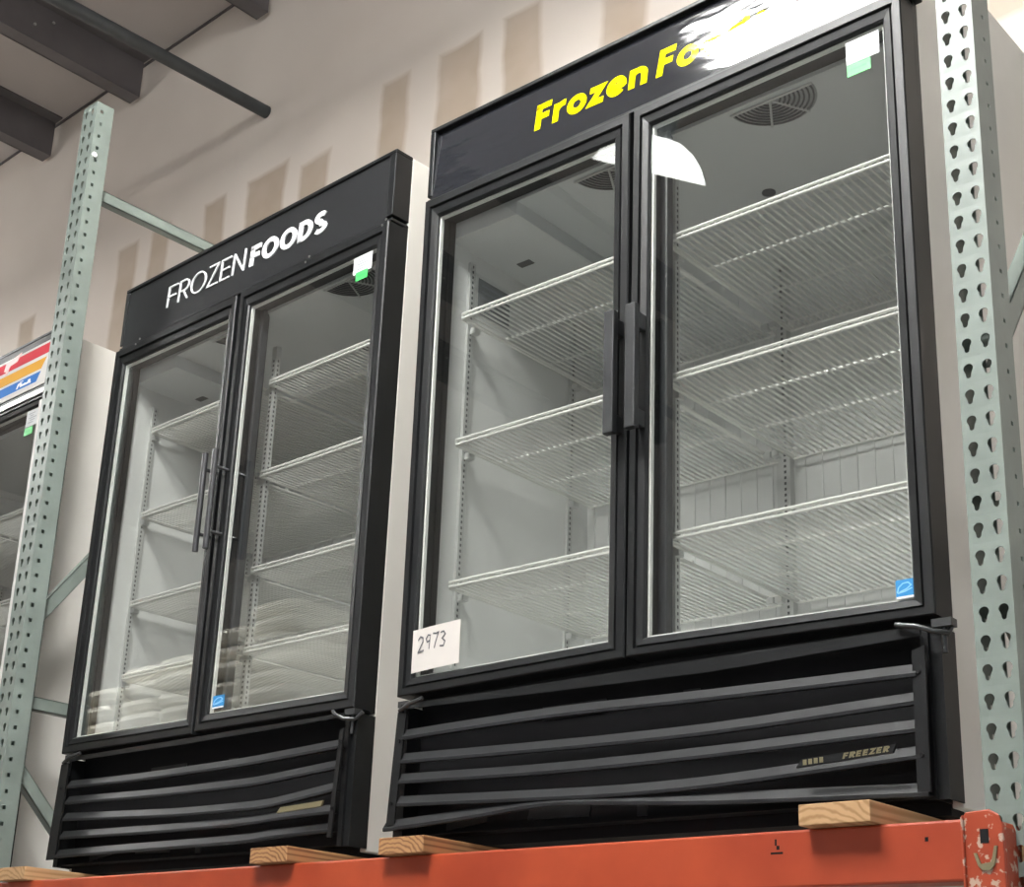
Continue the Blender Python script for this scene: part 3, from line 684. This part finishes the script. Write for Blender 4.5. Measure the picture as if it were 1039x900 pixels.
# the freezer of the next bay, cut by the left edge of the photograph ----
def sign_far(mk, hy):
    y0, y1 = hy-.08, hy+.03; D = 1.1
    R0 = 53.0
    def st(z0, z1, xr0, xr1, mt, nm):
        b = MB(); b.prism([(4, z0), (xr0+D, z0), (xr1+D, z1), (4, z1)], y0, y1, 'y'); q = mk(b, nm, mt); return q
    b = MB(); b.box(2, 54.2, -.35, 0, 66.75, 67.5); mk(b, 'silver_trim', M['silver'])
    b = MB(); b.box(50.2, 54.0, -.3, -.13, 12, 65.6); q = mk(b, 'pale_edge_strip', M['sign_white'])
    b = MB(); b.box(.8, 53.3, hy-.06, hy+.1, 68.5, 75.4); mk(b, 'sign_face', M['sign_white'])
    q = st(73.4, 75.0, 49.4, 49.9, M['red'], 'stripe'); q['label'] = 'red stripe'
    q = st(71.2, 72.8, 47.6, 48.8, M['amber'], 'stripe'); q['label'] = 'amber stripe'
    q = st(69.35, 70.8, 46.6, 47.6, M['blue'], 'stripe'); q['label'] = 'blue stripe'
    b = MB(); y2 = y0-.06
    b.prism([(36.5, 73.7), (37.6, 73.5), (38.3, 74.2), (40.2, 74.4), (41.2, 75.6), (38.8, 75.2), (37.0, 75.1)], y2, y0, 'y'); b.prism([(36.9, 73.0), (37.6, 73.0), (38, 73.8), (37.2, 73.8)], y2, y0, 'y')
    b.v = [(x+D, y, z) for x, y, z in b.v]; q = mk(b, 'emblem', M['pink']); q['label'] = 'pale emblem on the red stripe'
    b = MB()
    def tf(a, c): return (42.3+a*3.9, 69.6+c*.8)
    for pts in ([(0, 0), (.1, .9), (.2, .95), (.22, .55), (.08, .45)], [(.26, .1), (.3, .9)], [(.36, .5), (.34, .15), (.44, .15), (.46, .5)], [(.52, .1), (.54, .5), (.6, .5), (.62, .1)],
                [(.78, .5), (.7, .4), (.72, .12), (.8, .15), (.84, .9)], [(.9, .9), (.94, .1), (1.0, .15)], [(.18, 1.15), (.42, 1.15)]):
        ribbon(b, pts, .09, 0, tf, y0-.04, y0)
    q = mk(b, 'script', M['white_ink']); q['label'] = 'small white script on the blue stripe'
freezer(dict(
    label='freezer at the left edge with red, amber and blue stripes on its header', style='far',
    drop=1.7, o=(-132.0, 3.0, 0), roll=0, yaw=0, hT=77.0, hB=67.4, dB=11.3, ceil=(63.5, 64.5), fans=(20, 42), fan_y=6,
    shelf_y=5, shelves=(52.0, 38, 24), hx=.3, hy=.1, tilt=0.0, panel=M['film_dull'], sign=sign_far,
    doors=[dict(q=[(2, 65.3), (25, 65.3), (25, 13.5), (2, 13.5)], grow=(1.9, 1.6, 1.9, 1.9), handle=26.1),
           dict(q=[(29.3, 65.3), (49.7, 65.3), (50.0, 13.5), (29.3, 13.5)], grow=(1.7, 1.6, 4.0, 1.9), handle=None, labels=[('white', 46.0, 49.3, 62.5, 65.0), ('green', 45.9, 48.1, 61.2, 62.4)])],
    slats=None))
for o in bpy.data.objects:
    if o.name.startswith('display_freezer') and 'stripes' in o['label']: o['label'] = 'freezer at the left edge, its header striped red, amber and blue'; del o['group']

# paper sign on the right freezer's left door
def Rloc(x, y, z):
    a, t = -0.0025, 0.0323
    x, z = x*math.cos(a)+z*math.sin(a), z*math.cos(a)-x*math.sin(a)
    return (x*math.cos(t)-y*math.sin(t), x*math.sin(t)+y*math.cos(t), z)
pr = empty('paper_sign', Rloc(4.9, .1, 13.9), (0, -0.0025, 0.0323)); tag(pr, 'white paper card handwritten 2973 taped to the glass at the lower left', 'paper sign')
b = MB(); nx, nz = 8, 4
front = [[(-3.1+6.1*i/nx, -.09-.06*math.sin(i/nx*3.1), -.15+.035*i+4.2*j/nz) for i in range(nx+1)] for j in range(nz+1)]
vs = [v for rw in front for v in rw]; nb = len(vs); vs += [(x, y+.03, z) for x, y, z in vs]
fs = []
for j in range(nz):
    for i in range(nx):
        a0 = j*(nx+1)+i; q = (a0, a0+1, a0+nx+2, a0+nx+1); fs.append(q); fs.append(tuple(v+nb for v in q[::-1]))
b.add(vs, fs); b.build('card', M['paper'], pr)
b = MB()
def hand(pts, x0, z0, w_, h_):
    ribbon(b, pts, .1, 0, lambda a, c: (x0+a*w_, z0+c*h_), -.185, -.16)
hand([(.05, .8), (.35, 1), (.7, .9), (.7, .65), (.1, .02), (.85, .1)], -2.35, 1.75, .95, 1.55)
hand([(.75, .95), (.4, 1), (.1, .75), (.3, .5), (.7, .6), (.78, .98), (.7, .5), (.62, 0)], -1.35, 1.95, .8, 1.4)
hand([(.05, .98), (.5, .95), (.85, 1), (.5, .45), (.3, 0)], -.45, 1.95, .9, 1.5)
hand([(.1, .95), (.55, 1), (.8, .8), (.35, .55), (.8, .35), (.6, .05), (.05, .08)], .5, 1.95, .85, 1.5)
q = b.build('handwriting', M['pen'], pr); q['label'] = 'handwritten number 2973'

# ---------------------------------------------------------------- lamps of the warehouse (mirrored in the doors and the header film) and an added light for the bags
def linear_lamp(loc, label, lit=6):
    lp = empty('linear_high_bay', loc); tag(lp, label, 'lamp')
    b = MB(); b.box(-24, 26, -11.5, 11.5, 1.4, 4); b.box(-24, 26, -11.5, -11.1, .9, 1.4); b.box(-24, 26, 11.1, 11.5, .9, 1.4)
    b.build('housing', M['fixture'], lp)
    for k in range(lit):
        b = MB(); y = -1.92*(lit-1)+k*3.85; b.tube([(-23, y, -.5), (25, y, -.5)], .75, 8); b.box(-24, -23, y-.4, y+.4, -.8, 1.4, 1); b.box(25, 26, y-.4, y+.4, -.8, 1.4, 1); b.build('tube', [M['tube'], M['fixture']], lp)
    for x in (-18, 20):
        b = MB(); b.tube([(x, 0, 4), (x, 0, 37)], .1, 5); b.build('suspension_cable', M['steel'], lp)
linear_lamp((12, -69, 141), 'white linear high bay lamp mirrored as a glare in the yellow-lettered header')
linear_lamp((48, -98, 141), 'white linear high bay lamp out in the aisle right of the mirrored one')
linear_lamp((-262, -56, 141), 'unseen linear lamp added far to the left to brighten the mirrored bags', 6)  # added lamp, kept out of every reflection, brightens the bags across the aisle
dv = Vector((-.471, -.70, .537)).normalized(); up = Vector((0, 0, 1)); up = (up-dv*up.dot(dv)).normalized(); up = (Matrix.Rotation(math.radians(DOME_ROLL), 3, dv) @ up)
lp = empty('dome_high_bay', (-33.2, -91.4, 128.5)); tag(lp, 'tilted round white dome lamp mirrored in the top corner of the right glass door', 'lamp')
lp.scale = (.86, .86, .86); lp.rotation_euler = Vector((0, 0, 1)).rotation_difference(up).to_euler()
b = MB(); b.lathe([(2.2, 7.4), (5, 6.9), (8, 5.3), (10.4, 2.9), (11.8, .4), (12.0, 0), (11.7, 0), (11.5, .3), (10.1, 2.8), (7.8, 5.1), (5, 6.6), (2.2, 7.1)], (0, 0, 0)); b.build('dome_shade', M['dome'], lp)
b = MB(); b.lathe([(0, 6.8), (2.6, 6.8), (3.2, 8), (3.2, 14), (2, 16), (0, 16)], (0, 0, 0), 20); b.tube([(0, 0, 16), (0, 0, 44)], .5, 6); b.build('ballast_housing', M['pipe'], lp)

# ---------------------------------------------------------------- goods across the aisle (mirrored in the left freezer's glass)
pb = empty('pallet_rack_shelf', (-205, -130, -ZF)); tag(pb, 'rack shelf across the aisle under the white bags mirrored in the left freezer', 'rack')
b = MB(); b.box(-72, 82, -16, -14, 98, 102); b.build('beam', M['orange'], pb); b = MB(); b.box(-72, 82, 26, 28, 98, 102); b.build('beam', M['orange'], pb)
b = MB(); b.box(-70, 80, -14, 26, 101, 102); b.build('deck', M['wood'], pb)
for sx in (-74.5, 82):
    for sy in (-16, 26): b = MB(); b.box(sx, sx+2.5, sy, sy+2.5, 0, 150); b.build('post', M['green'], pb)
bag0 = None
for L_ in range(13):
    for i in range(5):
        if L_ >= (10, 11, 11, 12, 13)[i]: continue
        x = -246+i*18.3+(1.2 if L_ % 2 else -1)+random.uniform(-.4, .4); y = -121+random.uniform(-1.5, 1.5); z = 23.05+L_*4.25
        if bag0 is None:
            b = MB(); vs = []; fs = []; n = 20
            rings = [(.8, .0), (.95, .7), (1.0, 2.1), (.95, 3.5), (.8, 4.2)]
            for (k, zz) in rings:
                for a in range(n):
                    t = 2*math.pi*a/n; c, s_ = math.cos(t), math.sin(t)
                    vs.append((8.6*k*math.copysign(abs(c)**.3, c), 13*k*math.copysign(abs(s_)**.3, s_), zz))
            for r in range(len(rings)-1):
                for a in range(n): fs.append((r*n+a, r*n+(a+1) % n, (r+1)*n+(a+1) % n, (r+1)*n+a))
            fs += [tuple(range(n))[::-1], tuple(range((len(rings)-1)*n, len(rings)*n))]
            b.add(vs, fs, 0, False); bag0 = b.build('goods_bag', M['bag']); o = bag0
        else: o = bag0.copy(); COL.objects.link(o)
        o.location = W(x, y, z); o.rotation_euler = (0, 0, random.uniform(-.012, .012))
        tag(o, 'white bag of the stack mirrored in the lower glass of the left freezer', 'bag', 'bags stacked across the aisle')
